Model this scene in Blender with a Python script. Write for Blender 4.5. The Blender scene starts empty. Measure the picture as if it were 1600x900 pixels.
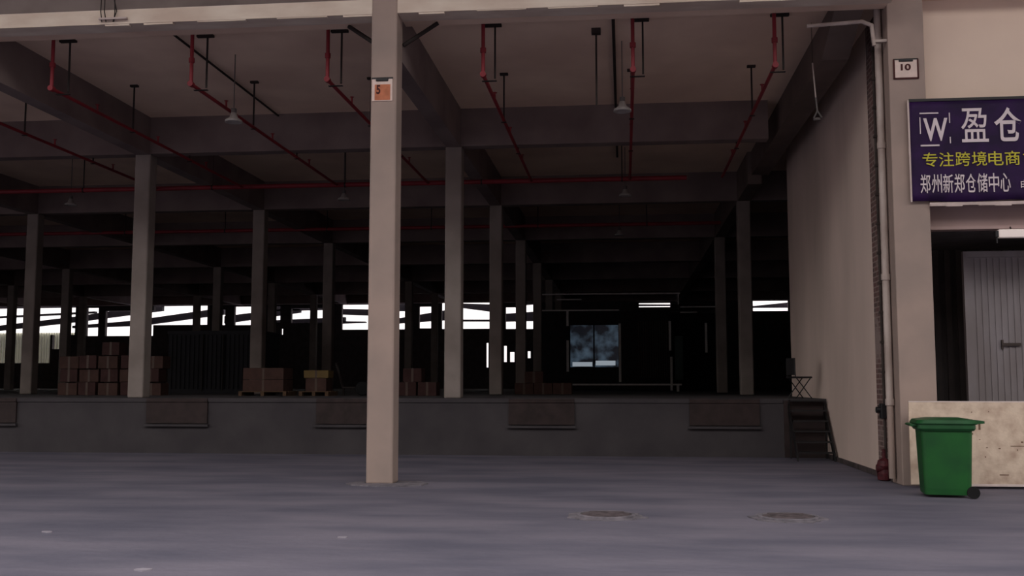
import bpy, bmesh, math, random
from mathutils import Vector, Matrix
R = math.radians
SC = bpy.context.scene
COL = SC.collection
# ------------------------------------------------------------------ camera, sky, exposure
FPX = 1620.0
HC = 1.53
PITCH = math.atan(150 / FPX)
YAW = math.atan(175 / FPX * math.cos(PITCH))
cd = bpy.data.cameras.new('camera')
cd.sensor_width = 36.0
cd.lens = 36.0 * FPX / 1600
cd.clip_end = 500
cam = bpy.data.objects.new('camera', cd)
cam.location = (0, 0, HC)
cam.rotation_euler = (R(90) + PITCH, 0, YAW)
COL.objects.link(cam)
SC.camera = cam

SC.view_settings.view_transform = 'Standard'
SC.view_settings.look = 'None'
SC.view_settings.gamma = 1
SC.view_settings.use_curve_mapping = False
SC.view_settings.exposure = 0.0

w = bpy.data.worlds.new('overcast_sky')
SC.world = w
w.use_nodes = True
nt = w.node_tree
bg = nt.nodes['Background']
tc = nt.nodes.new('ShaderNodeTexCoord')
sx = nt.nodes.new('ShaderNodeSeparateXYZ')
rp = nt.nodes.new('ShaderNodeValToRGB')
mr = nt.nodes.new('ShaderNodeMapRange')
mr.inputs[1].default_value = -1
mr.inputs[2].default_value = 1
nt.links.new(tc.outputs['Generated'], sx.inputs[0])
nt.links.new(sx.outputs['Z'], mr.inputs[0])
nt.links.new(mr.outputs[0], rp.inputs[0])
cr = rp.color_ramp
cr.elements[0].position = 0.0
cr.elements[0].color = (0.12, 0.11, 0.11, 1)
cr.elements[1].position = 1.0
cr.elements[1].color = (1.0, 0.98, 1.0, 1)
e = cr.elements.new(0.49); e.color = (0.20, 0.18, 0.17, 1)
e = cr.elements.new(0.52); e.color = (0.45, 0.42, 0.41, 1)
e = cr.elements.new(0.66); e.color = (0.97, 0.92, 0.89, 1)
nt.links.new(rp.outputs[0], bg.inputs['Color'])
bg.inputs['Strength'].default_value = 3.2

# high sun behind the building: the dock front is in its shade, the far half of the yard is lit
sl = bpy.data.lights.new('sun', 'SUN')
sl.energy = 9.0
sl.angle = R(1.5)
sl.color = (1.0, 0.90, 0.82)
so = bpy.data.objects.new('sun', sl)
so.rotation_euler = Vector((0.25, -0.5, -0.87)).to_track_quat('-Z', 'Y').to_euler()
COL.objects.link(so)

# ------------------------------------------------------------------ materials
def srgb(r, g, b):
    f = lambda c: (c / 255 / 12.92) if c / 255 <= 0.04045 else ((c / 255 + 0.055) / 1.055) ** 2.4
    return (f(r), f(g), f(b), 1)

def mat(name, c, rough=0.8, var=0.15, scale=3.0, metal=0.0, bump=0.0, bscale=None, spec=0.3, c2=None, stretch=(1, 1, 1), emit=None, es=0.0, detail=6, lo=0.35, hi=0.65):
    m = bpy.data.materials.new(name)
    m.use_nodes = True
    t = m.node_tree
    b = t.nodes['Principled BSDF']
    b.inputs['Roughness'].default_value = rough
    b.inputs['Metallic'].default_value = metal
    b.inputs['Specular IOR Level'].default_value = spec
    c = srgb(*c)
    if c2 is None:
        c2 = tuple(x * (1 - var) for x in c[:3]) + (1,)
    else:
        c2 = srgb(*c2)
    g = t.nodes.new('ShaderNodeNewGeometry')
    mp = t.nodes.new('ShaderNodeMapping')
    mp.inputs['Scale'].default_value = stretch
    t.links.new(g.outputs['Position'], mp.inputs[0])
    n = t.nodes.new('ShaderNodeTexNoise')
    n.inputs['Scale'].default_value = scale
    n.inputs['Detail'].default_value = detail
    t.links.new(mp.outputs[0], n.inputs['Vector'])
    r = t.nodes.new('ShaderNodeValToRGB')
    r.color_ramp.elements[0].position = lo
    r.color_ramp.elements[1].position = hi
    r.color_ramp.elements[0].color = c2
    r.color_ramp.elements[1].color = c
    t.links.new(n.outputs[0], r.inputs[0])
    t.links.new(r.outputs[0], b.inputs['Base Color'])
    if bump:
        n2 = t.nodes.new('ShaderNodeTexNoise')
        n2.inputs['Scale'].default_value = bscale or scale * 6
        n2.inputs['Detail'].default_value = 8
        t.links.new(mp.outputs[0], n2.inputs['Vector'])
        bp = t.nodes.new('ShaderNodeBump')
        bp.inputs['Strength'].default_value = bump
        bp.inputs['Distance'].default_value = 0.02
        t.links.new(n2.outputs[0], bp.inputs['Height'])
        t.links.new(bp.outputs[0], b.inputs['Normal'])
    if emit:
        b.inputs['Emission Color'].default_value = srgb(*emit)
        b.inputs['Emission Strength'].default_value = es
    return m

def brick_mat(name, c, c2, mortar):
    m = bpy.data.materials.new(name)
    m.use_nodes = True
    t = m.node_tree
    b = t.nodes['Principled BSDF']
    b.inputs['Roughness'].default_value = 0.9
    g = t.nodes.new('ShaderNodeNewGeometry')
    s = t.nodes.new('ShaderNodeSeparateXYZ')
    cb = t.nodes.new('ShaderNodeCombineXYZ')
    t.links.new(g.outputs['Position'], s.inputs[0])
    t.links.new(s.outputs['Y'], cb.inputs[0])
    t.links.new(s.outputs['Z'], cb.inputs[1])
    k = t.nodes.new('ShaderNodeTexBrick')
    k.inputs['Scale'].default_value = 1.0
    k.inputs['Brick Width'].default_value = 0.24
    k.inputs['Row Height'].default_value = 0.085
    k.inputs['Mortar Size'].default_value = 0.012
    k.inputs['Color1'].default_value = srgb(*c)
    k.inputs['Color2'].default_value = srgb(*c2)
    k.inputs['Mortar'].default_value = srgb(*mortar)
    t.links.new(cb.outputs[0], k.inputs['Vector'])
    n = t.nodes.new('ShaderNodeTexNoise')
    n.inputs['Scale'].default_value = 1.6
    n.inputs['Detail'].default_value = 4
    t.links.new(g.outputs['Position'], n.inputs['Vector'])
    r = t.nodes.new('ShaderNodeValToRGB')
    r.color_ramp.elements[0].position = 0.56
    r.color_ramp.elements[1].position = 0.64
    t.links.new(n.outputs[0], r.inputs[0])
    mx = t.nodes.new('ShaderNodeMix')
    mx.data_type = 'RGBA'
    t.links.new(r.outputs[0], mx.inputs[0])
    t.links.new(k.outputs['Color'], mx.inputs[6])
    mx.inputs[7].default_value = srgb(*mortar)
    t.links.new(mx.outputs[2], b.inputs['Base Color'])
    return m

M = {}
M['ground'] = mat('yard_concrete', (112, 107, 118), 0.85, scale=0.9, c2=(88, 86, 99), bump=0.5, bscale=9, spec=0.25, stretch=(0.5, 1.3, 1))
M['patch'] = mat('mortar_patch', (122, 116, 122), 0.9, scale=6, c2=(92, 88, 94), bump=0.6, bscale=25)
M['cover'] = mat('worn_iron_cover', (96, 86, 88), 0.8, scale=9, c2=(66, 58, 60))
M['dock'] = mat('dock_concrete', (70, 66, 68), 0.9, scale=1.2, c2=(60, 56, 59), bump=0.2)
M['column'] = mat('painted_column', (162, 142, 132), 0.8, scale=1.2, c2=(146, 130, 122), bump=0.1)
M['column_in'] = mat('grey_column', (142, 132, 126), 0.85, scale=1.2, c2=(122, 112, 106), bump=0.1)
M['ceiling'] = mat('ceiling_concrete', (234, 208, 186), 0.9, scale=0.6, c2=(216, 188, 168), bump=0.1)
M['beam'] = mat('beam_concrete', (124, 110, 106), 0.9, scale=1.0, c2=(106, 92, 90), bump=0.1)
M['girder'] = mat('shade_toned_girder', (110, 96, 90), 0.85, scale=1.0, var=0.3)  # shade beside the right wall put into the girder's darker colour
M['plaster'] = mat('cream_plaster', (228, 206, 188), 0.85, scale=0.6, c2=(218, 196, 180), bump=0.08)
M['lip'] = mat('cream_drip_edge', (222, 208, 192), 0.8, scale=2.5, c2=(200, 180, 164), stretch=(0.4, 1, 1))
M['fascia'] = mat('grey_fascia', (122, 110, 106), 0.85, scale=1.5, c2=(106, 94, 90))
M['wall'] = mat('pink_grey_wall', (226, 204, 192), 0.85, scale=0.5, c2=(204, 184, 172), bump=0.08, stretch=(1, 1, 0.35))
M['lintel'] = mat('lintel_plaster', (166, 142, 138), 0.85, scale=0.8, c2=(150, 128, 122))
M['brick'] = brick_mat('patchy_brick', (110, 78, 74), (88, 70, 64), (140, 122, 116))
M['dirt'] = mat('dirty_skirting', (82, 72, 72), 0.95, scale=4, c2=(56, 50, 50))
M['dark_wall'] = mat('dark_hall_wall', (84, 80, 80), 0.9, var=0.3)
M['pipe_red'] = mat('red_fire_pipe', (132, 34, 44), 0.6, var=0.3, scale=2, spec=0.4)
M['maroon'] = mat('maroon_iron', (86, 34, 40), 0.6, var=0.5, scale=14)
M['hanger'] = mat('dark_hanger_steel', (44, 36, 34), 0.7, var=0.3)
M['lamp'] = mat('lamp_shell', (150, 144, 140), 0.4, var=0.1)
M['lamp_dark'] = mat('lamp_body', (90, 84, 82), 0.5)
M['pvc'] = mat('white_pvc', (190, 176, 168), 0.5, scale=3, c2=(160, 144, 136), stretch=(1, 1, 0.6))
M['conduit'] = mat('grimy_conduit', (70, 60, 56), 0.7, var=0.4, scale=8)
M['black'] = mat('black_steel', (30, 28, 30), 0.5, var=0.3, spec=0.4)
M['plate_white'] = mat('plate_white', (222, 200, 190), 0.6, var=0.12, scale=12)
M['plate_orange'] = mat('plate_orange', (196, 118, 84), 0.6, var=0.25, scale=9)
M['plate_ink'] = mat('plate_ink', (70, 22, 22), 0.6, var=0.2)
M['banner'] = mat('purple_banner', (46, 22, 66), 0.55, scale=3.5, c2=(34, 18, 50), spec=0.15)
M['ban_white'] = mat('banner_white_ink', (214, 200, 204), 0.6, var=0.08)
M['ban_yellow'] = mat('banner_yellow_ink', (200, 190, 60), 0.6, var=0.12, scale=8)
M['ban_edge'] = mat('banner_hem', (196, 178, 172), 0.6, var=0.2, scale=5)
M['bin'] = mat('green_bin_plastic', (27, 88, 36), 0.55, scale=2.5, c2=(20, 72, 33), spec=0.35)
M['bin_lid'] = mat('green_lid_plastic', (26, 78, 40), 0.45, var=0.25, scale=6, spec=0.4)
M['rubber'] = mat('black_rubber', (22, 22, 23), 0.85, var=0.3)
M['board'] = mat('dirty_pale_board', (212, 192, 172), 0.85, scale=5, c2=(176, 152, 134), bump=0.15, lo=0.3, hi=0.6)
M['board_edge'] = mat('board_white_edge', (218, 202, 196), 0.8, var=0.15, scale=6)
M['stain'] = mat('board_stain', (118, 92, 76), 0.9, var=0.4, scale=20)
M['shutter'] = mat('grey_sheet_metal', (142, 136, 140), 0.55, scale=1.6, c2=(120, 112, 112), metal=0.1, stretch=(1, 1, 0.3))
M['shutter_dark'] = mat('dark_sheet_metal', (78, 72, 72), 0.7, scale=2, var=0.3)
M['tube'] = mat('white_tube_shell', (236, 224, 218), 0.4, var=0.04, emit=(235, 215, 205), es=0.12)
M['leveler'] = mat('dark_leveler_steel', (54, 42, 41), 0.7, var=0.4, scale=5)
M['carton'] = mat('brown_carton', (74, 52, 46), 0.85, var=0.25, scale=5)
M['carton_red'] = mat('reddish_carton', (66, 42, 40), 0.85, var=0.3, scale=5)
M['carton_pale'] = mat('pale_carton', (114, 94, 58), 0.85, var=0.2, scale=5)
M['tape'] = mat('carton_tape', (84, 68, 60), 0.4, var=0.1)
M['wood'] = mat('pallet_wood', (92, 70, 52), 0.85, var=0.35, scale=8)
M['container'] = mat('dark_blue_container', (19, 18, 27), 0.6, var=0.3)
M['frame'] = mat('pale_frame', (225, 220, 216), 0.5, var=0.2, scale=6)
M['booth'] = mat('booth_panel', (44, 40, 42), 0.8, var=0.35, scale=3)
M['green_steel'] = mat('green_grey_steel', (70, 84, 82), 0.6, var=0.3)
M['outside_dark'] = mat('outside_dark_steel', (34, 30, 40), 0.8, var=0.3)
M['poly'] = mat('pale_corrugated_sheet', (225, 225, 215), 0.7, var=0.08)
M['leaf'] = mat('dark_leaf', (40, 52, 36), 0.8, var=0.5, scale=8)
M['paper'] = mat('litter_white', (150, 144, 152), 0.8, var=0.1)

def translucent_sheet(m):
    t = m.node_tree
    b = t.nodes['Principled BSDF']
    tr = t.nodes.new('ShaderNodeBsdfTranslucent')
    tr.inputs['Color'].default_value = srgb(215, 215, 205)
    mx = t.nodes.new('ShaderNodeMixShader')
    mx.inputs[0].default_value = 0.5
    t.links.new(b.outputs[0], mx.inputs[1])
    t.links.new(tr.outputs[0], mx.inputs[2])
    t.links.new(mx.outputs[0], t.nodes['Material Output'].inputs['Surface'])
translucent_sheet(M['poly'])
# bluish lit window: cloudy view with a bright foot, it gives off light like a lit window
def window_mat():
    m = bpy.data.materials.new('lit_bluish_glass')
    m.use_nodes = True
    t = m.node_tree
    b = t.nodes['Principled BSDF']
    b.inputs['Base Color'].default_value = (0.03, 0.04, 0.05, 1)
    b.inputs['Roughness'].default_value = 0.2
    g = t.nodes.new('ShaderNodeNewGeometry')
    n = t.nodes.new('ShaderNodeTexNoise')
    n.inputs['Scale'].default_value = 1.3
    n.inputs['Detail'].default_value = 5
    t.links.new(g.outputs['Position'], n.inputs['Vector'])
    r = t.nodes.new('ShaderNodeValToRGB')
    r.color_ramp.elements[0].position = 0.44
    r.color_ramp.elements[0].color = srgb(10, 16, 26)
    r.color_ramp.elements[1].position = 0.7
    r.color_ramp.elements[1].color = srgb(96, 118, 138)
    t.links.new(n.outputs[0], r.inputs[0])
    t.links.new(r.outputs[0], b.inputs['Emission Color'])
    b.inputs['Emission Strength'].default_value = 0.42
    return m
M['lit_window'] = window_mat()
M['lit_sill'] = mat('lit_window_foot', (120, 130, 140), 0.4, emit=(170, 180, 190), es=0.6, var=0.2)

# ------------------------------------------------------------------ mesh helpers
class MB:
    def __init__(s):
        s.bm = bmesh.new()
    def box(s, a, b, rot=None, bevel=0):
        c = [(a[i] + b[i]) / 2 for i in range(3)]
        d = [max(abs(b[i] - a[i]), 1e-4) for i in range(3)]
        g = bmesh.ops.create_cube(s.bm, size=1.0)
        vs = g['verts']
        if bevel:
            bmesh.ops.scale(s.bm, vec=d, verts=vs)
            es = list({e for v in vs for e in v.link_edges})
            o = bmesh.ops.bevel(s.bm, geom=es, offset=bevel, segments=2, affect='EDGES', profile=0.5)
            vs = list({v for f in o['faces'] for v in f.verts} | {v for v in vs if v.is_valid})
        else:
            bmesh.ops.scale(s.bm, vec=d, verts=vs)
        if rot:
            bmesh.ops.rotate(s.bm, cent=(0, 0, 0), matrix=rot, verts=vs)
        bmesh.ops.translate(s.bm, vec=c, verts=vs)
        return s
    def tube(s, p, q, r, r2=None, n=12, caps=True):
        p, q = Vector(p), Vector(q)
        d = q - p
        L = d.length
        m = Matrix.Translation((p + q) / 2) @ d.to_track_quat('Z', 'Y').to_matrix().to_4x4()
        bmesh.ops.create_cone(s.bm, cap_ends=caps, segments=n, radius1=r, radius2=r if r2 is None else r2, depth=L, matrix=m)
        return s
    def path(s, pts, r, n=10):
        for i in range(len(pts) - 1):
            s.tube(pts[i], pts[i + 1], r, n=n)
            if i:
                bmesh.ops.create_uvsphere(s.bm, u_segments=n, v_segments=6, radius=r * 1.04, matrix=Matrix.Translation(pts[i]))
        return s
    def lathe(s, prof, n=24, at=(0, 0, 0)):
        rings = []
        for r, z in prof:
            rings.append([s.bm.verts.new((at[0] + max(r, 1e-4) * math.cos(2 * math.pi * k / n), at[1] + max(r, 1e-4) * math.sin(2 * math.pi * k / n), at[2] + z)) for k in range(n)])
        for a, b in zip(rings, rings[1:]):
            for k in range(n):
                s.bm.faces.new((a[k], a[(k + 1) % n], b[(k + 1) % n], b[k]))
        s.bm.faces.new(list(reversed(rings[0])))
        s.bm.faces.new(rings[-1])
        return s
    def prism(s, poly, z0, z1):
        a = [s.bm.verts.new((x, y, z0)) for x, y in poly]
        b = [s.bm.verts.new((x, y, z1)) for x, y in poly]
        n = len(poly)
        for k in range(n):
            s.bm.faces.new((a[k], a[(k + 1) % n], b[(k + 1) % n], b[k]))
        s.bm.faces.new(list(reversed(a)))
        s.bm.faces.new(b)
        return s
    def loft(s, secs):
        rings = [[s.bm.verts.new(p) for p in sec] for sec in secs]
        n = len(rings[0])
        for a, b in zip(rings, rings[1:]):
            for k in range(n):
                s.bm.faces.new((a[k], a[(k + 1) % n], b[(k + 1) % n], b[k]))
        s.bm.faces.new(list(reversed(rings[0])))
        s.bm.faces.new(rings[-1])
        return s
    def build(s, name, m, parent=None, smooth=False, loc=None):
        bmesh.ops.recalc_face_normals(s.bm, faces=s.bm.faces)
        me = bpy.data.meshes.new(name)
        s.bm.to_mesh(me)
        s.bm.free()
        me.materials.append(m)
        if smooth:
            for p in me.polygons:
                p.use_smooth = True
        o = bpy.data.objects.new(name, me)
        COL.objects.link(o)
        if parent is not None:
            o.parent = parent
        if loc:
            o.location = loc
        return o

def tag(o, label=None, cat=None, group=None, kind=None):
    if label: o['label'] = label
    if cat: o['category'] = cat
    if group: o['group'] = group
    if kind: o['kind'] = kind
    return o

def thing(name, label, cat, loc=(0, 0, 0), rz=0, group=None):
    o = bpy.data.objects.new(name, None)
    o.location = loc
    o.rotation_euler = (0, 0, rz)
    o.empty_display_size = 0.2
    COL.objects.link(o)
    return tag(o, label, cat, group)

KIDS = {}
def copy_tree(o, parent=None):
    c = o.copy()
    COL.objects.link(c)
    if parent is not None:
        c.parent = parent
    for ch in [x for x in COL.objects if x.parent == o]:
        copy_tree(ch, c)
    return c

def struct(o):
    o['kind'] = 'structure'
    return o

def wall_holes(name, m, xs, zs, y0, y1, holes):
    """wall in the XZ plane made of cells, leaving the holes open"""
    X = sorted(set(list(xs) + [h[0] for h in holes] + [h[2] for h in holes]))
    Z = sorted(set(list(zs) + [h[1] for h in holes] + [h[3] for h in holes]))
    b = MB()
    for i in range(len(X) - 1):
        run = None
        for j in range(len(Z) - 1):
            cx, cz = (X[i] + X[i + 1]) / 2, (Z[j] + Z[j + 1]) / 2
            solid = not any(h[0] < cx < h[2] and h[1] < cz < h[3] for h in holes)
            if solid:
                run = [Z[j], Z[j + 1]] if run is None else [run[0], Z[j + 1]]
            if run and (not solid or j == len(Z) - 2):
                b.box((X[i], y0, run[0]), (X[i + 1], y1, run[1]))
                run = None
    return b.build(name, m)

def text_mesh(s, h, width, m, name, parent, x, y, z, weight=0.0, depth=0.004):
    """writing facing -Y; (x,z) is the lower left corner, h the height, width the full width"""
    c = bpy.data.curves.new(name, 'FONT')
    c.body = s
    c.size = 1.0
    c.offset = weight
    c.extrude = 0.01
    t = bpy.data.objects.new(name, c)
    COL.objects.link(t)
    dg = bpy.context.evaluated_depsgraph_get()
    me = bpy.data.meshes.new_from_object(t.evaluated_get(dg))
    bpy.data.objects.remove(t)
    if not me.vertices:
        return None
    xs = [v.co.x for v in me.vertices]; ys = [v.co.y for v in me.vertices]
    x0, x1, y0, y1 = min(xs), max(xs), min(ys), max(ys)
    for v in me.vertices:
        X = (v.co.x - x0) / (x1 - x0) * width
        Z = (v.co.y - y0) / (y1 - y0) * h
        D = v.co.z / 0.01 * depth
        v.co = (x + X, y - D, z + Z)
    me.materials.clear()
    me.materials.append(m)
    o = bpy.data.objects.new(name, me)
    COL.objects.link(o)
    o.parent = parent
    return o

# ------------------------------------------------------------------ the setting
CEIL = 7.65
XL, XR = -52.0, 12.0
YF = 15.75            # column faces on the yard side
YD = 22.35            # dock edge
PZ = 1.22             # dock platform height
YB = 67.0             # far wall
struct(MB().box((-90, -60, -0.3), (60, 120, 0.0)).build('ground', M['ground']))
# unseen warehouse added across the yard, behind the viewer, to shut off low sky
struct(MB().box((XL, -30, 0), (60, -18, 18.0)).build('added_opposite_warehouse', M['dark_wall']))
struct(MB().box((XL, 6.0, 13.0), (60, YF + 0.1, 13.3)).build('added_shade_canopy', M['fascia']))  # unseen canopy added overhead to darken the ground towards the dock
struct(MB().box((14.0, 16.8, 0), (45.0, 17.0, 3.95)).build('wall_front_far_right', M['plaster']))
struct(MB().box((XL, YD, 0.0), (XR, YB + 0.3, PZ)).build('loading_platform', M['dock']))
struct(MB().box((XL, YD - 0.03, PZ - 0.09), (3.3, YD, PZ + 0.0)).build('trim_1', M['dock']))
struct(MB().box((XL, YF + 0.5, CEIL), (XR, YB + 3.5, CEIL + 0.25)).build('ceiling', M['ceiling']))
# front fascia over the opening
struct(MB().box((XL, YF + 0.10, 7.66), (4.17, YF + 0.5, 20.0)).build('wall_front', M['fascia']))
b = MB().box((XL, YF + 0.02, 7.42), (4.17, YF + 0.42, 7.66))
random.seed(3)
x = XL
while x < 3.9:                     # ragged plaster drips along the lower edge
    L = random.uniform(0.3, 0.9)
    if random.random() < 0.55:
        b.box((x, YF + 0.03, 7.42 - random.uniform(0.01, 0.035)), (min(x + L, 4.1), YF + 0.12, 7.43))
    x += L + random.uniform(0.2, 0.7)
struct(b.build('trim_2', M['lip']))
struct(MB().box((XL, YF + 0.42, 7.47), (4.17, YF + 0.8, CEIL)).build('trim_3', M['ceiling']))

COLY = [15.96, 22.6, 30.25, 37.7, 45.0, 52.3, 59.6]
COLX = [-3.72, -10.95, -18.2, -25.4, -32.6, -39.8]
# cross beams and lengthwise beams
for k, y in enumerate(COLY[1:] + [66.6]):
    struct(MB().box((XL, y - 0.17, 6.80), (3.15 if k < 1 else XR, y + 0.17, CEIL)).build('ceiling_beam', M['beam']))
for x in COLX[1:]:
    struct(MB().box((x - 0.16, YF + 0.5, 6.78), (x + 0.16, YB, CEIL)).build('ceiling_beam', M['beam']))
struct(MB().box((-3.72 - 0.16, YF + 0.5, 6.78), (-3.72 + 0.16, YB, CEIL)).build('ceiling_beam', M['beam']))
def gsec(y, zb):
    return [(3.4, y, zb), (3.85, y, zb), (3.85, y, CEIL), (3.4, y, CEIL)]
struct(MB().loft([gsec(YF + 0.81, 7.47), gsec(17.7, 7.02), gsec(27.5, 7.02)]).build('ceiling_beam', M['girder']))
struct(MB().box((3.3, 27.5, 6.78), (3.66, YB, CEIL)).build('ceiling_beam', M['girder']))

# right partition wall, brick toothing strip, pillar with the right-hand building
struct(MB().box((4.2, 18.0, 0.0), (4.45, 26.8, CEIL)).build('wall_right', M['wall']))
struct(MB().box((4.205, 17.0, 0.0), (4.45, 18.0, CEIL)).build('trim_4', M['brick']))
struct(MB().box((4.17, 17.0, 0.0), (4.21, 26.8, 0.09)).build('baseboard_right', M['dirt']))
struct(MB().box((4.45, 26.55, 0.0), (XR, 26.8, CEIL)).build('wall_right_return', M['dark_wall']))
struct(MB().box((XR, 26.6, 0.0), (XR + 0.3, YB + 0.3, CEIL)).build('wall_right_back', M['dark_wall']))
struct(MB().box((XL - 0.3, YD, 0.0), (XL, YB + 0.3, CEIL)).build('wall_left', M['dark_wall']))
struct(MB().box((4.17, 16.4, 0.0), (4.72, 17.0, 20.0), bevel=0.015).build('pillar_right', M['column']))
struct(MB().box((4.72, 16.75, 4.36), (45.0, 17.0, 20.0)).build('wall_front_right', M['plaster']))
struct(MB().box((4.72, 16.70, 3.95), (45.0, 17.02, 4.36)).build('trim_5', M['lintel']))
struct(MB().box((4.72, 16.66, 3.93), (14.0, 16.78, 3.98)).build('trim_6', M['lintel']))
struct(MB().box((4.72, 17.02, 3.93), (14.0, 19.5, 4.1)).build('ceiling_side_bay', M['dark_wall']))
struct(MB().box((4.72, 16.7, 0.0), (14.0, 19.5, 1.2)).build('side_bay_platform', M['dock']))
b = MB()
b.box((4.45, 19.3, 1.2), (14.0, 19.5, 3.95))
for k in range(24):
    b.box((4.75 + k * 0.2, 19.26, 1.2), (4.85 + k * 0.2, 19.31, 3.95))
struct(b.build('wall_side_bay', M['shutter_dark']))

def at(px, py, Y):
    f = Vector((-math.sin(YAW) * math.cos(PITCH), math.cos(YAW) * math.cos(PITCH), math.sin(PITCH)))
    r = Vector((math.cos(YAW), math.sin(YAW), 0))
    u = Vector((math.sin(YAW) * math.sin(PITCH), -math.cos(YAW) * math.sin(PITCH), math.cos(PITCH)))
    d = f + r * ((px - 800) / FPX) + u * ((450 - py) / FPX)
    return Vector((0, 0, HC)) + d * (Y / d.y)
# far wall: open above, with a doorway at the left and slivers of daylight
holes = []
for (pa, pb, top, bot, slit) in [(-60, 118, 479, 524, 1), (135, 154, 481, 525, 1), (165, 240, 486, 525, 0), (240, 324, 478, 508, 1), (339, 352, 484, 508, 0), (366, 404, 479, 508, 1),
                                 (424, 438, 479, 504, 1), (455, 504, 482, 505, 1), (534, 641, 476, 515, 0), (655, 677, 479, 513, 0), (690, 770, 473, 514, 0), (790, 809, 480, 514, 0), (822, 834, 475, 514, 0)]:
    x0_, x1_ = at(pa, 490, YB).x, at(pb, 490, YB).x
    holes.append((x0_, at(pa, bot, YB).z, x1_, at(pa, top, YB).z))
    if slit:
        holes.append((x0_, 7.2, x1_, 7.3))
holes += [
         (-46, 2.95, -38.9, 5.0), (-38.75, 3.9, -38.1, 5.0),
         (-7.75, 2.95, -7.55, 4.0), (-7.35, 2.95, -7.05, 3.6), (-6.9, 3.2, -6.75, 3.7), (-6.2, 3.2, -6.0, 3.65),
         (-8.9, 2.6, -8.75, 4.2),
         (1.0, 6.45, 3.0, 6.72), (8.2, 6.15, 10.4, 6.8), (-22.7, 4.8, -22.55, 5.2)]
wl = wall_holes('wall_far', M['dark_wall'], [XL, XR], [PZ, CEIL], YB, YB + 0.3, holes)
struct(wl)
# slanted roof members of the shed behind, dark against the sky
slats = [((-60, 480), (350, 474), 7, 6), ((-60, 520), (120, 499), 8, 9), ((120, 499), (255, 480), 9, 12), ((115, 511), (215, 505), 4, 9), ((215, 505), (352, 486), 10, 11),
         ((-60, 499), (150, 488), 3, 3), ((352, 500), (470, 484), 12, 9), ((395, 479), (530, 476), 17, 16), ((415, 506), (540, 500), 10, 9),
         ((530, 487), (600, 489), 9, 10), ((598, 479), (648, 477), 15, 18), ((530, 504), (572, 503.5), 4, 2), ((612, 503), (710, 491), 7, 17), ((650, 474), (702, 470), 11, 4),
         ((700, 476), (785, 483), 5, 13), ((780, 497), (845, 494), 12, 15), ((780, 474), (845, 471), 12, 8), ((700, 501), (790, 501), 3, 3),
         ((985, 477), (1060, 477), 3, 2), ((1170, 480), (1245, 476), 2, 9)]
for i, (p, q, wd, we) in enumerate(slats):
    a, c = at(p[0], p[1], 71.5), at(q[0], q[1], 71.5)
    h, h2 = wd * 71.5 / FPX / 2, we * 71.5 / FPX / 2
    sec = lambda P, h: [(P.x, 71.3, P.z - h), (P.x, 71.7, P.z - h), (P.x, 71.7, P.z + h), (P.x, 71.3, P.z + h)]
    o = MB().loft([sec(a, h), sec(c, h2)]).build('roof_truss_member', M['outside_dark'])
    side = ('small high opening right of the booth' if p[0] > 1100 else 'small high opening above the booth' if p[0] > 900 else 'far opening right of the yard column' if p[0] >= 600
            else 'far opening just left of the yard column' if p[0] >= 520 else 'far opening at mid left, before the yard column' if p[0] >= 340 else 'leftmost part of the far opening')
    tag(o, 'dark sloping shed roof member, through the ' + side, 'roof beam', 'shed roof members, ' + side)
# pale sheet building and bushes outside the left doorway
b = MB()
for k in range(60):
    b.box((-51.5 + k * 0.2, 72.6, 0), (-51.4 + k * 0.2, 72.75, 5.3))
b.box((-51.5, 72.75, 0), (-39.6, 72.8, 5.3))
tag(b.build('corrugated_fence', M['poly']), 'pale corrugated sheet fence outside the far left doorway', 'fence')
random.seed(8)
b = MB()
for k in range(40):
    p = (-46 + random.random() * 8.2, 68.2 + random.random() * 0.7, 0.5 + random.random() * 2.1)
    bmesh.ops.create_icosphere(b.bm, subdivisions=1, radius=random.uniform(0.25, 0.5), matrix=Matrix.Translation(p) @ Matrix.Scale(random.uniform(.6, 1.2), 4, (0, 0, 1)))
for v in b.bm.verts:
    v.co += Vector([random.uniform(-0.08, 0.08) for _ in range(3)])
b.box((-46, 68.3, 0), (-37.8, 68.8, 1.6))
tag(b.build('hedge', M['leaf']), 'dark ragged hedge at the foot of the pale corrugated fence', 'hedge')

# ------------------------------------------------------------------ columns
def column(x, y, w_, z0, z1, m, label, group=None):
    t = thing('concrete_column', label, 'column', (x, y, z0), group=group)
    b = MB().box((-w_ / 2, -w_ / 2, 0), (w_ / 2, w_ / 2, z1 - z0), bevel=0.032)
    b.build('shaft', m, t)
    return t
cl = {}
c0 = column(-3.74, 15.96, 0.42, 0, 9.4, M['column'], 'tall pale concrete column on the yard at the dock front, bearing an orange number plate')
cb = MB()
for s in (-1, 1):
    cb.path([(0.2 * s, 0.3, 7.05), (0.75 * s, 0.42, 7.45)], 0.035)
cb.build('brace', M['hanger'], c0)
for i, x in enumerate(COLX):
    for j, y in enumerate(COLY):
        if j == 0 or (i >= 4 and j < 3) or (i == 3 and j < 2) or (i == 2 and j == 1):
            continue
        lab = {(0, 1): 'grey column on the platform edge just right of the tall yard column',
               (1, 1): 'grey column on the platform edge, right beside the tall carton stacks at left',
               (0, 2): 'dim grey column second back in the row right of the tall yard column',
               (1, 2): 'dim grey column standing right of the dark covered container',
               (2, 2): 'dim grey column left of the carton stacks, before the pale outdoor fence',
               (0, 3): 'dim column third back in the row right of the tall yard column',
               (1, 3): 'faint dark column standing between the low pallets and the tall yard column'}.get((i, j))
        g = None
        if lab is None:
            lab = 'dark distant column deep in the hall against the bright far strip'
            g = 'distant columns deep in the hall'
        column(x, y, 0.37, PZ, 6.8, M['column_in'], lab, g)
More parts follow.
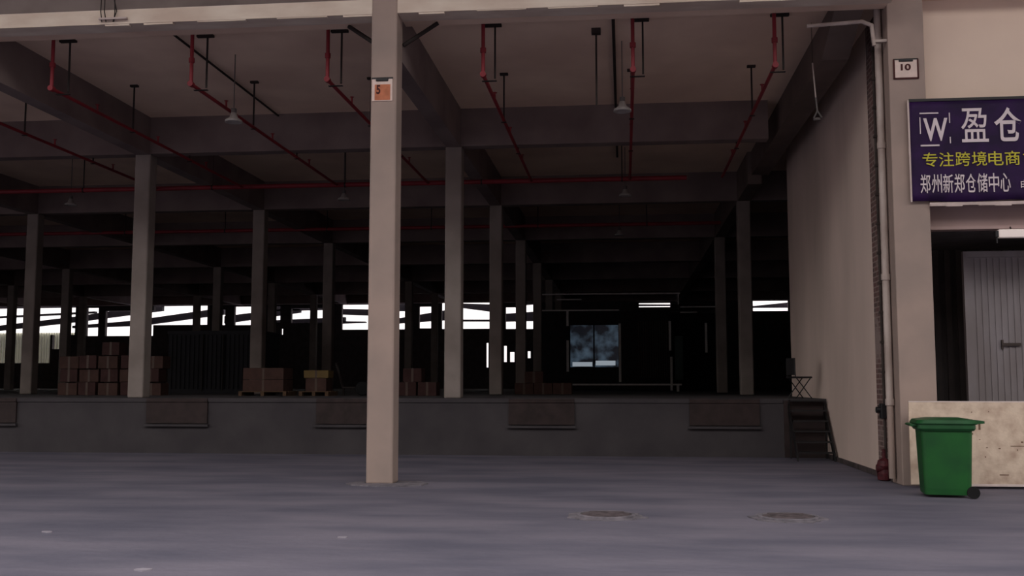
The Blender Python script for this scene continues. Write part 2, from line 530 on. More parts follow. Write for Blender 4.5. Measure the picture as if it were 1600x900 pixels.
column(3.48, COLY[2], 0.37, PZ, 6.8, M['column_in'], 'dim greyish column nearest the right partition wall, right of the booth')
column(3.48, COLY[3], 0.37, PZ, 6.8, M['column_in'], 'faint dark column just behind the one nearest the right partition wall')

# number plates
def number_plate(name, label, x, z, y, txt, orange, w_=0.34, h_=0.36):
    t = thing(name, label, 'sign', (x, y, z))
    MB().box((-w_ / 2, -0.015, -h_ / 2), (w_ / 2, 0, h_ / 2), bevel=0.004).build('plate', M['plate_white'], t)
    if orange:
        MB().box((-w_ * 0.36, -0.019, -h_ * 0.46), (w_ * 0.4, -0.014, h_ * 0.22)).build('orange_panel', M['plate_orange'], t)
    MB().box((-w_ * 0.3, -0.035, h_ * 0.36), (w_ * 0.3, 0.0, h_ * 0.52), bevel=0.01).box((-w_ * 0.52, -0.02, h_ * 0.46), (w_ * 0.52, -0.001, h_ * 0.53)).build('clamp', M['black'], t)
    if not orange:
        fb = MB()
        for s in (-1, 1):
            fb.box((s * w_ * 0.5 - 0.012, -0.022, -h_ * 0.55), (s * w_ * 0.5 + 0.012, 0, h_ * 0.5))
        fb.box((-w_ * 0.5, -0.022, -h_ * 0.56), (w_ * 0.5, 0, -h_ * 0.48))
        fb.build('plate_frame', M['plate_ink'], t)
    text_mesh(txt, h_ * (0.4 if orange else 0.34), w_ * (0.2 if orange else 0.42), M['plate_ink'], 'number', t, -w_ * (0.28 if orange else 0.22), -0.02, -h_ * (0.2 if orange else 0.1), 0.03)
    return t
number_plate('number_plate', 'small white number plate with orange panel on the tall yard column', -3.76, 6.17, 15.75, '5', True, 0.33, 0.37)
number_plate('number_plate', 'small cream number plate in dark frame on the right-hand pillar', 4.43, 6.44, 16.4, '10', False, 0.36, 0.3)

# mortar patches and manholes in the yard
def blob(x, y, rx, ry, seed, n=28, j=0.18):
    random.seed(seed)
    return [(x + rx * (1 + random.uniform(-j, j)) * math.cos(2 * math.pi * k / n), y + ry * (1 + random.uniform(-j, j)) * math.sin(2 * math.pi * k / n)) for k in range(n)]
tag(MB().prism([(-4.25, 15.72), (-4.1, 15.5), (-3.7, 15.38), (-3.3, 15.42), (-3.05, 15.6), (-3.0, 15.9), (-3.2, 16.15), (-3.5, 16.2), (-3.515, 15.735), (-3.965, 15.735), (-3.98, 16.1), (-4.15, 16.0)], -0.01, 0.02).build('mortar_patch', M['patch']), 'rough spilled mortar patch around the foot of the tall yard column', 'mortar patch')
def manhole(x, y, label, seed):
    t = thing('manhole', label, 'manhole', (x, y, 0))
    MB().prism(blob(0, 0, 0.44, 0.42, seed, j=0.14), -0.01, 0.012).build('mortar_ring', M['patch'], t)
    MB().lathe([(0.34, -0.01), (0.34, 0.03), (0.33, 0.035), (0.30, 0.035), (0.30, 0.02), (0.02, 0.02)], 32).build('rim', M['patch'], t)
    b = MB().lathe([(0.29, 0.0), (0.29, 0.028), (0.02, 0.03)], 32)
    for k in range(-3, 4):
        b.box((-0.2, k * 0.07 - 0.01, 0.028), (0.2, k * 0.07 + 0.01, 0.036))
    b.build('cover', M['cover'], t)
    return t
manhole(-0.22, 12.25, 'round manhole in the yard, the one below the booth at mid frame', 4)
manhole(1.85, 12.3, 'round manhole in the yard nearer the right wall, with cracked mortar around', 9)
random.seed(21)
for i, (gx, gy, s, lab) in enumerate([(-5.95, 10.35, 0.05, 'small white scrap on the yard at far left'),
        (-3.95, 8.35, 0.08, 'flat pale scrap on the yard near the bottom edge, left of the column'),
        (-2.8, 10.3, 0.05, 'tiny pale scrap on the yard below and left of the column')]):
    tag(MB().prism(blob(gx, gy, s, s * 0.6, 30 + i, 9, 0.3), 0.0, 0.012).build('litter_scrap', M['paper']), lab, 'litter')

# ------------------------------------------------------------------ fire pipes, lamps, conduits under the ceiling
PX = {-12.3: 'sprinkler pipe running back under the ceiling at far left, nearest the left edge', -9.95: 'second sprinkler pipe run from the left edge, with drop near the front beam',
      -7.4: 'sprinkler pipe run third from left, slanting toward the middle of the hall', -4.98: 'sprinkler pipe run just left of the tall yard column with bright red drop',
      -2.3: 'sprinkler pipe run just right of the tall yard column', 0.2: 'sprinkler pipe run straight back over mid hall beside the hanging round lamp',
      2.5: 'sprinkler pipe run nearest the right wall, below the dark girder'}
for x, lab in PX.items():
    t = thing('sprinkler_pipe', lab, 'pipe', (x, 16.85, 6.70), group='red sprinkler pipes')
    b = MB().path([(0, 0.0, 0.94), (0, 0.0, 0), (0, 9.18, 0)], 0.032)
    b.build('pipe', M['pipe_red'], t)
    MB().tube((0, 0, 0.38), (0, 0, 0.46), 0.05).build('coupling', M['pipe_red'], t)
    MB().tube((0, -0.05, 0), (0, 0.05, 0), 0.05).build('coupling', M['pipe_red'], t)
    for k in range(3):
        y = 0.25 + k * 2.8 if k else 0.25
        MB().tube((0.17 if k == 0 else 0, y, 0.0), (0.17 if k == 0 else 0, y, 0.94), 0.018, n=6).box((-0.05, y - 0.03, -0.045), (0.2 if k == 0 else 0.05, y + 0.03, -0.035)).box((-0.02 if k == 0 else -0.08, y - 0.04, 0.91), (0.28 if k == 0 else 0.08, y + 0.04, 0.95)).build('hanger', M['hanger'], t)
    for k in range(3):
        MB().tube((0, 1.6 + k * 2.6, 0), (0, 1.6 + k * 2.6, 0.14), 0.018, n=6).tube((0, 1.6 + k * 2.6, 0.14), (0, 1.6 + k * 2.6, 0.15), 0.04, n=8).build('sprinkler_head', M['pipe_red'], t)
def cross_main(y, z, x0, x1, label, r=0.06):
    t = thing('fire_main', label, 'pipe', (x0, y, z))
    MB().tube((0, 0, 0), (x1 - x0, 0, 0), r).build('pipe', M['pipe_red'], t)
    b = MB()
    k = 0
    while x0 + 1.2 + k * 3.6 < x1:
        xx = 1.2 + k * 3.6
        MB().tube((xx, 0, 0.05), (xx, 0, CEIL - z), 0.015, n=6).tube((xx - 0.02, 0, 0), (xx + 0.02, 0, 0), r + 0.012).build('hanger', M['hanger'], t)
        k += 1
    return t
cross_main(26.13, 6.72, -30, 1.62, 'red fire main crossing the hall overhead, nearer and brighter of the two')
cross_main(34.1, 6.78, -40, 3.2, 'faint red fire main crossing deeper in the hall')
CA, CB = (-7.75, 16.75, 7.6), (-7.75, 22.4, 7.6)
t = thing('cable_tangle', 'small tangle of dark cable hanging over the cream front edge at top left', 'cable', (-8.33, 15.72, 7.5))
random.seed(4)
for k in range(4):
    x = -0.12 + k * 0.07
    MB().path([(x, 0, 0.6), (x + random.uniform(-0.05, 0.08), -0.02, 0.35), (x + random.uniform(-0.05, 0.1), 0.0, 0.12), (x + random.uniform(-0.08, 0.1), 0.0, -0.06)], 0.009, n=6).build('cable', M['hanger'], t)
MB().box((-0.18, -0.02, -0.02), (0.3, 0.03, 0.01)).build('bracket', M['ban_edge'], t)
# thin cable trays near mid hall
tag(MB().tube((-0.12, 16.6, 7.6), (-0.12, 27.5, 7.6), 0.028, n=8).build('ceiling_conduit', M['hanger']), 'thin dark conduit running straight back along the ceiling at mid hall', 'conduit')
tag(MB().tube((-0.42, 17.5, 7.55), (-0.42, 17.5, 6.3), 0.016, n=8).box((-0.5, 17.45, 7.55), (-0.34, 17.55, 7.65)).build('hanging_rod', M['hanger']), 'thin dark rod hanging from the ceiling left of the mid hall conduit', 'rod')
tag(MB().tube(CA, CB, 0.022, n=8).build('ceiling_conduit', M['hanger']), 'thin dark conduit under the ceiling beside the third sprinkler run from left', 'conduit')

def lamp(x, y, label, group=None):
    t = thing('pendant_lamp', label, 'lamp', (x, y, 6.36), group=group)
    MB().lathe([(0.02, 0.2), (0.05, 0.18), (0.08, 0.09), (0.155, 0.04), (0.16, 0.0), (0.14, 0.0), (0.08, 0.03), (0.02, 0.05)], 20).build('shade', M['lamp'], t, True)
    MB().tube((0, 0, 0.2), (0, 0, 1.29), 0.01, n=6).tube((0, 0, 0.16), (0, 0, 0.26), 0.05, n=10).build('cord', M['lamp_dark'], t)
    return t
for x, y, l in [(-7.15, 18.2, 'round white pendant lamp hanging between the two nearest left sprinkler runs'), (0.02, 18.2, 'round white pendant lamp hanging at mid hall near the front'),
                (-7.3, 26.4, 'small pendant lamp just left of the tall yard column, below the near fire main'), (0.08, 26.6, 'small pendant lamp at mid hall just under the near fire main'),
                (-14.9, 26.4, 'small pendant lamp at far left below the near fire main'), (-0.1, 33.8, 'tiny pendant lamp deep at mid hall above the booth')]:
    lamp(x, y, l)
# hanging rod with junction near the right wall
t = thing('hanging_light_bracket', 'thin pale rod with small lamp head hanging near the right wall top', 'bracket', (3.27, 17.6, 6.0))
MB().tube((0, 0, 0.35), (-0.04, 0, 0.95), 0.012, n=8).build('rod', M['pvc'], t)
MB().path([(0, 0, 0.35), (0.02, 0, 0.12), (0.09, 0, 0.0)], 0.015).path([(0.02, 0, 0.12), (-0.04, 0, 0.0)], 0.015).tube((-0.05, 0, -0.02), (0.06, 0, -0.02), 0.025).build('lamp_head', M['lamp_dark'], t)
MB().tube((-0.04, 0, 0.95), (-0.04, 0, 1.65), 0.006, n=6).build('wire', M['hanger'], t)

# drain pipe on the pillar corner, and its branch under the ceiling
t = thing('drain_pipe', 'dirty white drain pipe down the corner of the right pillar', 'pipe', (4.1, 16.72, 0))
MB().tube((0, 0, 1.25), (0.0, 0, 7.9), 0.055, n=14).build('pipe', M['pvc'], t)
MB().tube((0, 0, 0.08), (0, 0, 1.22), 0.05, n=14).build('lower_pipe', M['column'], t)
for z in (1.25, 3.2, 5.3, 7.0):
    MB().tube((0, 0, z - 0.05), (0, 0, z + 0.05), 0.068, n=14).build('collar', M['pvc'], t)
tag(MB().path([(2.95, 16.45, 7.2), (3.8, 16.45, 7.24), (3.95, 16.47, 7.18), (3.98, 16.47, 6.85)], 0.032).box((3.95, 16.44, 6.9), (4.18, 16.5, 6.94)).build('branch_pipe', M['pvc']), 'slim whitish pipe crossing below the dark girder to the pillar top', 'pipe')
t = thing('standpipe', 'grimy thin vertical riser beside the white drain pipe, with dark valve and maroon foot', 'pipe', (4.1, 17.2, 0))
MB().tube((0.03, 0, 0.3), (0.03, 0, 7.3), 0.022, n=8).build('riser', M['conduit'], t)
for k in range(12):
    MB().box((0.0, -0.04, 1.7 + k * 0.48), (0.1, 0.04, 1.74 + k * 0.48)).build('clip', M['conduit'], t)
MB().box((-0.04, -0.07, 0.98), (0.08, 0.07, 1.22), bevel=0.015).tube((-0.1, 0, 1.12), (-0.04, 0, 1.12), 0.05).build('valve', M['black'], t)
b = MB().lathe([(0.05, 0.0), (0.11, 0.02), (0.12, 0.12), (0.09, 0.18), (0.12, 0.24), (0.1, 0.32), (0.03, 0.36), (0.03, 0.5)], 14)
b.tube((-0.13, -0.03, 0.2), (0.0, -0.03, 0.2), 0.06).build('foot_valve', M['maroon'], t)

# ------------------------------------------------------------------ banner
t = thing('banner', 'purple shop banner with white and yellow lettering hung over the right doorway', 'banner', (4.44, 16.33, 4.32))
BW, BH = 3.6, 1.6
b = MB()
nx, nz = 48, 12
fr = [[None] * (nz + 1) for _ in range(nx + 1)]
bk = [[None] * (nz + 1) for _ in range(nx + 1)]
for i in range(nx + 1):
    for j in range(nz + 1):
        u_, v_ = i / nx, j / nz
        yy = 0.006 * math.sin(u_ * 31) * math.sin(v_ * 5)
        zz = v_ * BH + (0.012 * math.sin(u_ * 17 + 1) if j in (0,) else 0)
        fr[i][j] = b.bm.verts.new((u_ * BW, yy, zz))
        bk[i][j] = b.bm.verts.new((u_ * BW, yy + 0.02, zz))
for i in range(nx):
    for j in range(nz):
        b.bm.faces.new((fr[i][j], fr[i + 1][j], fr[i + 1][j + 1], fr[i][j + 1]))
        b.bm.faces.new((bk[i][j], bk[i][j + 1], bk[i + 1][j + 1], bk[i + 1][j]))
for i in range(nx):
    b.bm.faces.new((fr[i][0], bk[i][0], bk[i + 1][0], fr[i + 1][0]))
    b.bm.faces.new((fr[i][nz], fr[i + 1][nz], bk[i + 1][nz], bk[i][nz]))
for j in range(nz):
    b.bm.faces.new((fr[0][j], fr[0][j + 1], bk[0][j + 1], bk[0][j]))
    b.bm.faces.new((fr[nx][j], bk[nx][j], bk[nx][j + 1], fr[nx][j + 1]))
b.build('cloth', M['banner'], t, True)
MB().box((-0.025, -0.004, 0.0), (0.0, 0.02, BH)).build('side_hem', M['ban_edge'], t)
b = MB()
for k in range(14):
    b.box((0.26 + k * 0.24, 0.0, -0.07 - 0.01 * math.sin(k * 2.1)), (0.5 + k * 0.24, 0.05, -0.015))
b.build('bottom_batten', M['ban_edge'], t)
MB().box((0, -0.01, BH - 0.03), (BW, 0.03, BH + 0.012)).build('top_rail', M['black'], t)
yt = -0.012
# framed W
for a_, b_ in (((0.15, 1.37), (0.43, 1.39)), ((0.15, 0.86), (0.43, 0.885)), ((0.145, 1.06), (0.16, 1.32)), ((0.585, 0.9), (0.6, 1.0)), ((0.585, 1.22), (0.6, 1.38))):
    MB().box((a_[0], yt - 0.003, a_[1]), (b_[0], yt + 0.002, b_[1])).build('logo_frame_stroke', M['ban_white'], t)
text_mesh('W', 0.36, 0.36, M['ban_white'], 'letter', t, 0.2, yt, 0.94, 0.02)
def row(s, x0, z0, w_, h_, pitch, m, wt):
    for k, ch in enumerate(s):
        if ch != ' ':
            hh, dz = (h_ * 0.7, h_ * 0.15) if ch in '一' else (h_, 0)
            text_mesh(ch, hh, w_, m, 'letter', t, x0 + k * pitch, yt, z0 + dz, wt)
row('盈', 0.76, 0.91, 0.40, 0.53, 0.49, M['ban_white'], 0.004)
row('仓', 1.25, 0.91, 0.40, 0.53, 0.49, M['ban_white'], 0.014)
row('储', 1.71, 0.91, 0.40, 0.53, 0.49, M['ban_white'], 0.0)
row('专注跨境电商', 0.17, 0.54, 0.22, 0.22, 0.243, M['ban_yellow'], 0.002)
row('专', 1.65, 0.56, 0.22, 0.22, 0.243, M['ban_yellow'], 0.002)
row('郑州新郑仓储中心', 0.125, 0.13, 0.15, 0.29, 0.168, M['ban_white'], 0.006)
row('电', 1.60, 0.15, 0.12, 0.16, 0.168, M['ban_white'], 0.0)

# ------------------------------------------------------------------ right doorway contents
t = thing('tube_light', 'white tube light fixture hung under the lintel of the right doorway', 'lamp', (5.78, 16.62, 3.84))
MB().box((0, -0.05, -0.06), (1.4, 0.05, 0.07), bevel=0.015).build('housing', M['tube'], t)
MB().box((-0.05, -0.04, -0.05), (0.0, 0.04, 0.05), bevel=0.008).tube((-0.02, 0, -0.05), (-0.02, 0, -0.14), 0.012).build('end_cap', M['black'], t)
for x in (0.2, 1.2):
    MB().tube((x, 0, 0.06), (x, 0.06, 0.13), 0.012, n=6).build('bracket', M['hanger'], t)
t = thing('sliding_door', 'grey sheet metal sliding door standing in the right doorway', 'door', (5.64, 17.8, 1.2))
b = MB().box((0, 0, 0.0), (4.0, 0.05, 2.5))
for k in range(40):
    b.box((0.05 + k * 0.1, -0.012, 0.05), (0.09 + k * 0.1, 0.0, 2.4))
b.build('panel', M['shutter'], t)
MB().box((-0.03, -0.03, 0), (0.05, 0.07, 2.52)).box((0, -0.035, 2.42), (4.0, 0.08, 2.52)).build('door_frame', M['shutter'], t)
MB().box((0.52, -0.05, 0.95), (0.82, -0.01, 1.0)).box((0.52, -0.04, 0.9), (0.55, -0.01, 1.05)).build('latch', M['conduit'], t)
# pale dirty board leaning before the platform
t = thing('plywood_board', 'dirty pale board standing upright before the right platform, behind the green bin', 'board', (4.19, 16.0, 0.0))
MB().box((0, 0, 0.06), (4.2, 0.03, 1.27)).build('panel', M['board'], t)
MB().box((0.3, -0.006, 0.04), (4.2, 0.028, 0.075)).build('bottom_edge', M['board_edge'], t)
MB().box((0, -0.004, 1.262), (4.2, 0.03, 1.278)).build('top_edge', M['board_edge'], t)
random.seed(12)
b = MB()
for k in range(26):
    sx_, sz_ = random.uniform(0.75, 3.0), random.uniform(0.12, 1.2)
    r_ = random.uniform(0.008, 0.025)
    b.box((sx_, -0.002, sz_), (sx_ + r_ * random.uniform(0.5, 2.5), 0.0, sz_ + r_))
b.box((1.25, -0.002, 0.2), (1.38, 0, 0.215)); b.box((0.98, -0.002, 0.86), (1.01, 0, 0.98)); b.box((1.42, -0.002, 0.62), (1.9, 0, 0.63))
b.build('stains', M['stain'], t)

# ------------------------------------------------------------------ green wheelie bin
t = thing('wheelie_bin', 'green wheeled bin standing on the yard in front of the pale board', 'bin', (4.37, 14.98, 0), rz=R(-8))
def rrect(w_, d_, z, r, n=5):
    pts = []
    for cx, cy, a0 in ((w_ / 2 - r, d_ / 2 - r, 0), (-w_ / 2 + r, d_ / 2 - r, 90), (-w_ / 2 + r, -d_ / 2 + r, 180), (w_ / 2 - r, -d_ / 2 + r, 270)):
        for k in range(n + 1):
            a = R(a0 + 90 * k / n)
            pts.append((cx + r * math.cos(a), cy + r * math.sin(a), z))
    return pts
MB().loft([rrect(0.585, 0.54, 0.04, 0.06), rrect(0.6, 0.56, 0.12, 0.06), rrect(0.66, 0.66, 0.94, 0.07)]).build('body', M['bin'], t, False)
MB().loft([rrect(0.70, 0.70, 0.90, 0.07), rrect(0.74, 0.74, 0.93, 0.07), rrect(0.74, 0.74, 0.985, 0.07)]).build('rim', M['bin_lid'], t)
lid = MB().loft([rrect(0.78, 0.76, 0.985, 0.08), rrect(0.80, 0.78, 1.0, 0.08), rrect(0.74, 0.72, 1.045, 0.10), rrect(0.45, 0.42, 1.07, 0.1)])
lid.loft([[(0.3, -0.3, 0.985), (0.3, 0.3, 0.985), (0.3, 0.3, 1.045), (0.3, -0.3, 1.045)], [(0.49, -0.26, 1.0), (0.49, 0.26, 1.0), (0.49, 0.26, 1.03), (0.49, -0.26, 1.03)]])
lid.build('lid', M['bin_lid'], t)
MB().tube((-0.44, -0.27, 0.97), (-0.44, 0.27, 0.97), 0.018).tube((-0.44, -0.25, 0.97), (-0.34, -0.25, 0.97), 0.018).tube((-0.44, 0.25, 0.97), (-0.34, 0.25, 0.97), 0.018).tube((-0.44, 0, 0.97), (-0.34, 0, 0.97), 0.018).build('handle', M['bin_lid'], t)
MB().tube((0.31, -0.3, 0.08), (0.31, 0.3, 0.08), 0.015).build('axle', M['black'], t)
for s in (-1, 1):
    wv = MB().tube((0.31, s * 0.27, 0.08), (0.31, s * 0.32, 0.08), 0.08, n=24).build('wheel', M['rubber'], t)
for s in (-1, 1):
    MB().box((-0.3, s * 0.12 - 0.012, 0.1), (-0.27, s * 0.12 + 0.012, 0.85), rot=Matrix.Rotation(R(-4.5), 3, 'Y')).build('rib', M['bin'], t)

# ------------------------------------------------------------------ dock face: levellers, steel stair, chair
for (x0, x1, lab) in [(-15.0, -13.7, 'dark dock leveller in the platform face at the left frame edge'), (-10.62, -9.2, 'dark dock leveller below the left platform column'),
                      (-6.72, -5.25, 'dark dock leveller left of the tall yard column'), (-2.47, -1.06, 'dark dock leveller right of the tall yard column, below the booth window'),
                      (1.37, 2.82, 'dark dock leveller nearest the right partition wall')]:
    t = thing('dock_leveller', lab, 'dock leveller', (x0, YD, 0.66), group='dark dock levellers in the platform face')
    W = x1 - x0
    MB().box((0, -0.05, 0.0), (W, -0.0, 0.48)).build('front_plate', M['leveler'], t)
    MB().box((0, -0.055, 0.475), (W, 0.0, 0.555), bevel=0.01).tube((0, -0.05, 0.48), (W, -0.05, 0.48), 0.02).build('lip', M['leveler'], t)
    MB().box((-0.03, -0.09, -0.07), (W + 0.03, 0.0, -0.02)).build('ledge', M['dock'], t)
t = thing('steel_stair', 'dark steel stair climbing from the yard to the platform along the right wall', 'stair', (3.4, YD, 0))
n = 6
for k in range(n):
    z = PZ - 0.02 - (k + 0.0) * PZ / n
    y = -0.08 - k * 0.16
    MB().box((0.02, y - 0.17, z - 0.03), (0.72, y, z)).build('tread', M['black'], t)
for x in (0.0, 0.72):
    MB().loft([[(x, -0.0, PZ - 0.03), (x + 0.03, -0.0, PZ - 0.03), (x + 0.03, -0.0, PZ - 0.3), (x, -0.0, PZ - 0.3)], [(x, -1.08, 0.16), (x + 0.03, -1.08, 0.16), (x + 0.03, -1.08, 0.0), (x, -1.08, 0.0)]]).build('stringer', M['black'], t)
    MB().box((x, -0.25, 0), (x + 0.03, -0.21, PZ - 0.25)).build('post', M['black'], t)
MB().box((-0.08, -0.04, 0.0), (0.76, -0.002, PZ - 0.04)).build('back_sheet', M['leveler'], t)
def chair(x, y, z, rz, label):
    t = thing('chair', label, 'chair', (x, y, z), rz)
    MB().box((-0.2, -0.2, 0.43), (0.2, 0.2, 0.47), bevel=0.012).build('seat', M['black'], t)
    MB().loft([rrect(0.03, 0.36, 0.5, 0.012, 2), rrect(0.03, 0.36, 0.86, 0.012, 2)]).build('backrest', M['black'], t, loc=(-0.19, 0, 0))
    for sy in (-1, 1):
        MB().tube((-0.18, 0.17 * sy, 0.45), (-0.2, 0.17 * sy, 0.8), 0.012, n=8).build('back_post', M['black'], t)
        MB().tube((-0.16, 0.17 * sy, 0.44), (0.19, 0.18 * sy, 0.0), 0.012, n=8).build('leg', M['black'], t)
        MB().tube((0.17, 0.17 * sy, 0.44), (-0.19, 0.18 * sy, 0.0), 0.012, n=8).build('leg', M['black'], t)
    return t
chair(3.72, 22.75, PZ, R(20), 'black folding chair on the platform by the top of the steel stair')

# ------------------------------------------------------------------ goods on the platform
def make_carton(m, w_, d_, h_):
    t = thing('carton', 'x', 'carton', (0, 0, 0))
    MB().box((-w_ / 2, -d_ / 2, 0), (w_ / 2, d_ / 2, h_), bevel=0.01).build('box', m, t)
    MB().box((-0.03, -d_ / 2 - 0.003, 0.0), (0.03, -d_ / 2 + 0.01, h_)).box((-0.03, -d_ / 2, h_ - 0.004), (0.03, d_ / 2, h_ + 0.003)).build('tape', M['tape'], t)
    return t
protos = {}
def carton(kind, x, y, z, label, group, rz=0.0):
    dims = {'red': (M['carton_red'], 0.5, 0.5, 0.36), 'brown': (M['carton'], 0.56, 0.5, 0.34), 'pale': (M['carton_pale'], 0.66, 0.5, 0.2), 'long': (M['carton'], 1.1, 0.8, 0.3)}[kind]
    if kind not in protos:
        o = protos[kind] = make_carton(*dims)
    else:
        o = copy_tree(protos[kind])
    o.location = (x, y, z)
    o.rotation_euler = (0, 0, rz)
    o['label'] = label
    if group:
        o['group'] = group
    elif 'group' in o:
        del o['group']
    return dims[3]
def pallet(x, y, w_, label):
    t = thing('pallet', label, 'pallet', (x, y, PZ))
    b = MB()
    for k in range(5):
        b.box((-w_ / 2, -0.45 + k * 0.2, 0.1), (w_ / 2, -0.33 + k * 0.2, 0.12))
    b.build('deck', M['wood'], t)
    for k in (-1, 0, 1):
        MB().box((k * (w_ / 2 - 0.05) - 0.045, -0.45, 0), (k * (w_ / 2 - 0.05) + 0.045, 0.47, 0.1)).build('bearer', M['wood'], t)
random.seed(5)
colh = [3, 3, 4, 3, 3, 3]
for i in range(5):
    X0 = -15.35 + i * 0.61
    for k in range(colh[i]):
        pos = 'bottom' if k == 0 else ('topmost' if k == colh[i] - 1 else 'middle')
        carton('red' if (i + k) % 2 else 'brown', X0 + random.uniform(-0.02, 0.02), 27.6 + random.uniform(-0.08, 0.08), PZ + k * 0.368,
               '%s carton in the %s stack from left of the big left carton pile' % ({'bottom': 'bottom', 'topmost': 'topmost', 'middle': 'middle'}[pos] if not (colh[i] == 4 and k == 2) else 'upper middle', ['first', 'second', 'third', 'fourth', 'fifth'][i]),
               'cartons in the big pile at left')
pallet(-9.43, 26.9, 1.3, 'wooden pallet under the wide brown cartons between the left columns')
carton('long', -9.43, 26.9, PZ + 0.12, 'lower wide brown carton on the pallet right of the second dim column', 'wide cartons on the left pallet')
carton('long', -9.43, 26.9, PZ + 0.43, 'upper wide brown carton on the pallet right of the second dim column', 'wide cartons on the left pallet')
pallet(-8.05, 26.9, 0.8, 'small wooden pallet under the pale-topped cartons left of the yard column')
carton('brown', -8.05, 26.9, PZ + 0.12, 'brown carton at the bottom of the pale-topped stack', None)
carton('pale', -8.05, 26.9, PZ + 0.468, 'yellowish flat carton topping the stack left of the yard column', None)
for i, (x, z, l) in enumerate([(-5.75, 0, 'dim carton on the floor just right of the yard column'), (-5.2, 0, 'dim carton on the floor, second right of the yard column'), (-5.6, 0.36, 'dim carton resting on the two beside the yard column')]):
    carton('red', x, 27.5, PZ + z + 0.006 * (z > 0), l, None)
for i, (x, z, l) in enumerate([(-3.0, 0, 'leftmost dim carton right of the grey platform-edge column'), (-2.42, 0, 'middle dim carton on the floor left of the booth'), (-1.84, 0, 'rightmost dim carton on the floor left of the booth'), (-2.7, 0.34, 'dim carton stacked on the left two before the booth')]):
    carton('brown', x, 31.5, PZ + z + 0.006 * (z > 0), l, None)
# dark container
t = thing('storage_container', 'large dark bluish container standing between the two left columns', 'container', (-15.0, 33.0, PZ))
b = MB().box((0, 0, 0.1), (3.1, 2.0, 2.0))
for k in range(20):
    b.box((0.06 + k * 0.152, -0.03, 0.15), (0.13 + k * 0.152, 0.0, 1.92))
b.build('body', M['container'], t)
MB().box((-0.03, -0.05, 1.95), (3.13, 2.03, 2.06)).build('roof', M['container'], t)
MB().box((-0.03, -0.05, 0.0), (3.13, 2.03, 0.12)).build('base_frame', M['container'], t)
for x in (1.2, 1.9):
    MB().tube((x, -0.06, 0.1), (x, -0.06, 1.95), 0.02, n=8).build('lock_rod', M['hanger'], t)
# hand cart
t = thing('hand_cart', 'small two-wheeled hand cart beside the yard column, before the low cartons', 'cart', (-7.25, 27.3, PZ), rz=R(10))
MB().box((-0.25, -0.2, 0.2), (0.35, 0.2, 0.23)).build('deck', M['hanger'], t)
for s in (-1, 1):
    MB().lathe([(0.03, -0.02), (0.17, -0.02), (0.19, 0), (0.17, 0.02), (0.03, 0.02)], 20).build('wheel', M['rubber'], t).matrix_local = Matrix.Translation((0.3, s * 0.26, 0.19)) @ Matrix.Rotation(R(90), 4, 'X')
    MB().tube((-0.25, s * 0.17, 0.22), (-0.42, s * 0.17, 0.85), 0.014, n=8).build('upright', M['hanger'], t)
MB().tube((-0.42, -0.2, 0.85), (-0.42, 0.2, 0.85), 0.02, n=8).build('handle', M['hanger'], t)
MB().tube((0.3, -0.26, 0.19), (0.3, 0.26, 0.19), 0.012, n=8).build('axle', M['hanger'], t)
for s in (-1, 1):
    MB().tube((-0.22, s * 0.15, 0.0), (-0.22, s * 0.15, 0.21), 0.014, n=8).build('leg', M['hanger'], t)

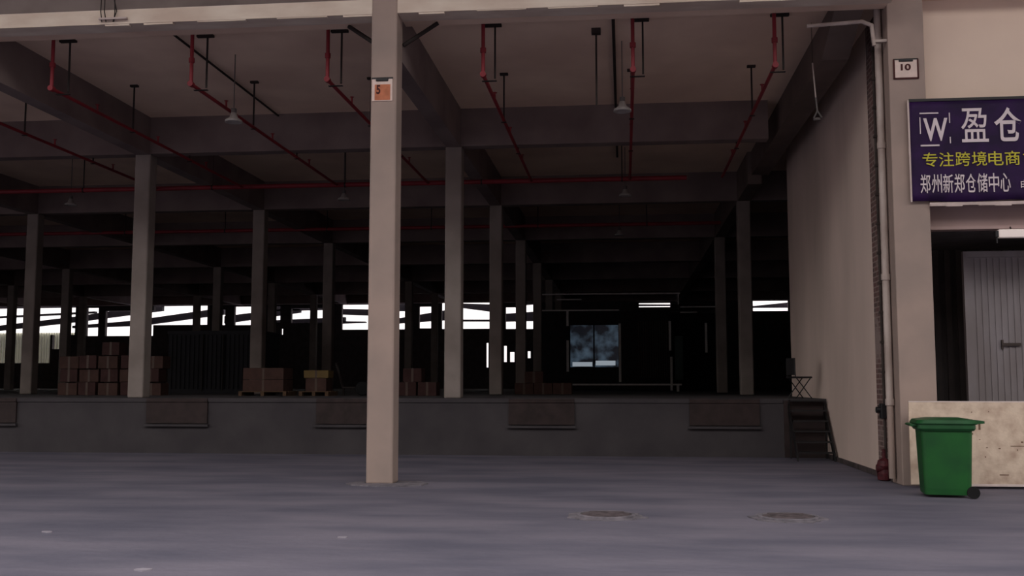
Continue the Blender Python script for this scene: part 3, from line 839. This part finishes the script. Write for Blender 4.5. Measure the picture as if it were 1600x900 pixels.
# ------------------------------------------------------------------ booth at the back of the hall
BY = 50.0
t = thing('booth', 'dark partitioned office booth with pale framing at the back right of the hall', 'booth', (-4.2, BY, PZ))
MB().box((0, 0, 0), (1.6, 0.1, 3.85)).box((4.0, 0, 0), (6.45, 0.1, 3.8)).box((1.6, 0, 0), (4.0, 0.1, 1.05)).box((1.6, 0, 3.2), (4.0, 0.1, 3.85)).box((8.75, 0, 0), (9.0, 0.1, 3.8)).box((6.45, 0, 3.85), (9.0, 0.1, 4.1)).box((0, 2.8, 0), (9.0, 2.9, 3.85)).build('panels', M['booth'], t)
for x, z0, z1 in ((0.0, 0.6, 3.85), (1.52, 0.9, 2.4), (1.52, 3.1, 3.85), (4.02, 0.4, 3.2), (6.4, 1.9, 3.3), (6.45, 0.0, 1.6), (8.7, 0.2, 3.9), (8.1, 1.8, 3.2)):
    MB().box((x - 0.055, -0.06, z0), (x + 0.055, 0.0, z1)).build('post', M['frame'], t)
MB().box((0, -0.06, 3.82), (4.0, 0, 3.88)).box((6.9, -0.06, 3.95), (8.7, 0, 4.0)).box((6.9, -0.06, 3.7), (7.7, 0, 3.74)).build('rail', M['frame'], t)
MB().box((1.65, 0.02, 1.12), (3.95, 0.06, 3.15)).build('window_glass', M['lit_window'], t)
MB().box((1.75, -0.01, 1.15), (2.7, 0.03, 1.36)).box((2.86, -0.01, 1.2), (3.8, 0.03, 1.42)).build('lit_ledge', M['lit_sill'], t)
MB().box((2.75, -0.03, 1.1), (2.82, 0.02, 3.15)).box((1.6, -0.03, 3.13), (4.0, 0.02, 3.18)).build('mullion', M['booth'], t)
MB().box((6.62, -0.05, 0.5), (7.0, -0.01, 2.6)).build('side_panel', M['green_steel'], t)
b = MB()
for k in range(14):
    b.box((4.9 + k * 0.11, -0.03, 0.6), (4.94 + k * 0.11, 0.0, 3.3))
b.build('slats', M['conduit'], t)
MB().box((-0.1, -0.1, 4.6), (6.9, 0.0, 4.66)).box((1.0, -0.05, 4.35), (2.2, 0, 4.4)).box((0.0, 0, 3.9), (0.05, 0.05, 4.66)).box((6.8, 0, 3.85), (6.85, 0.05, 4.66)).build('reflection_rail', M['frame'], t)  # light reflected on a beam, put in as pale rails
# conveyor rail in front of booth
tag(MB().box((-3.4, 44, PZ + 0.25), (2.4, 44.4, PZ + 0.32)).box((-3.3, 44.1, PZ), (-3.2, 44.3, PZ + 0.25)).box((2.2, 44.1, PZ), (2.3, 44.3, PZ + 0.25)).build('low_bench', M['frame']), 'long low bench on the platform in front of the booth', 'bench')
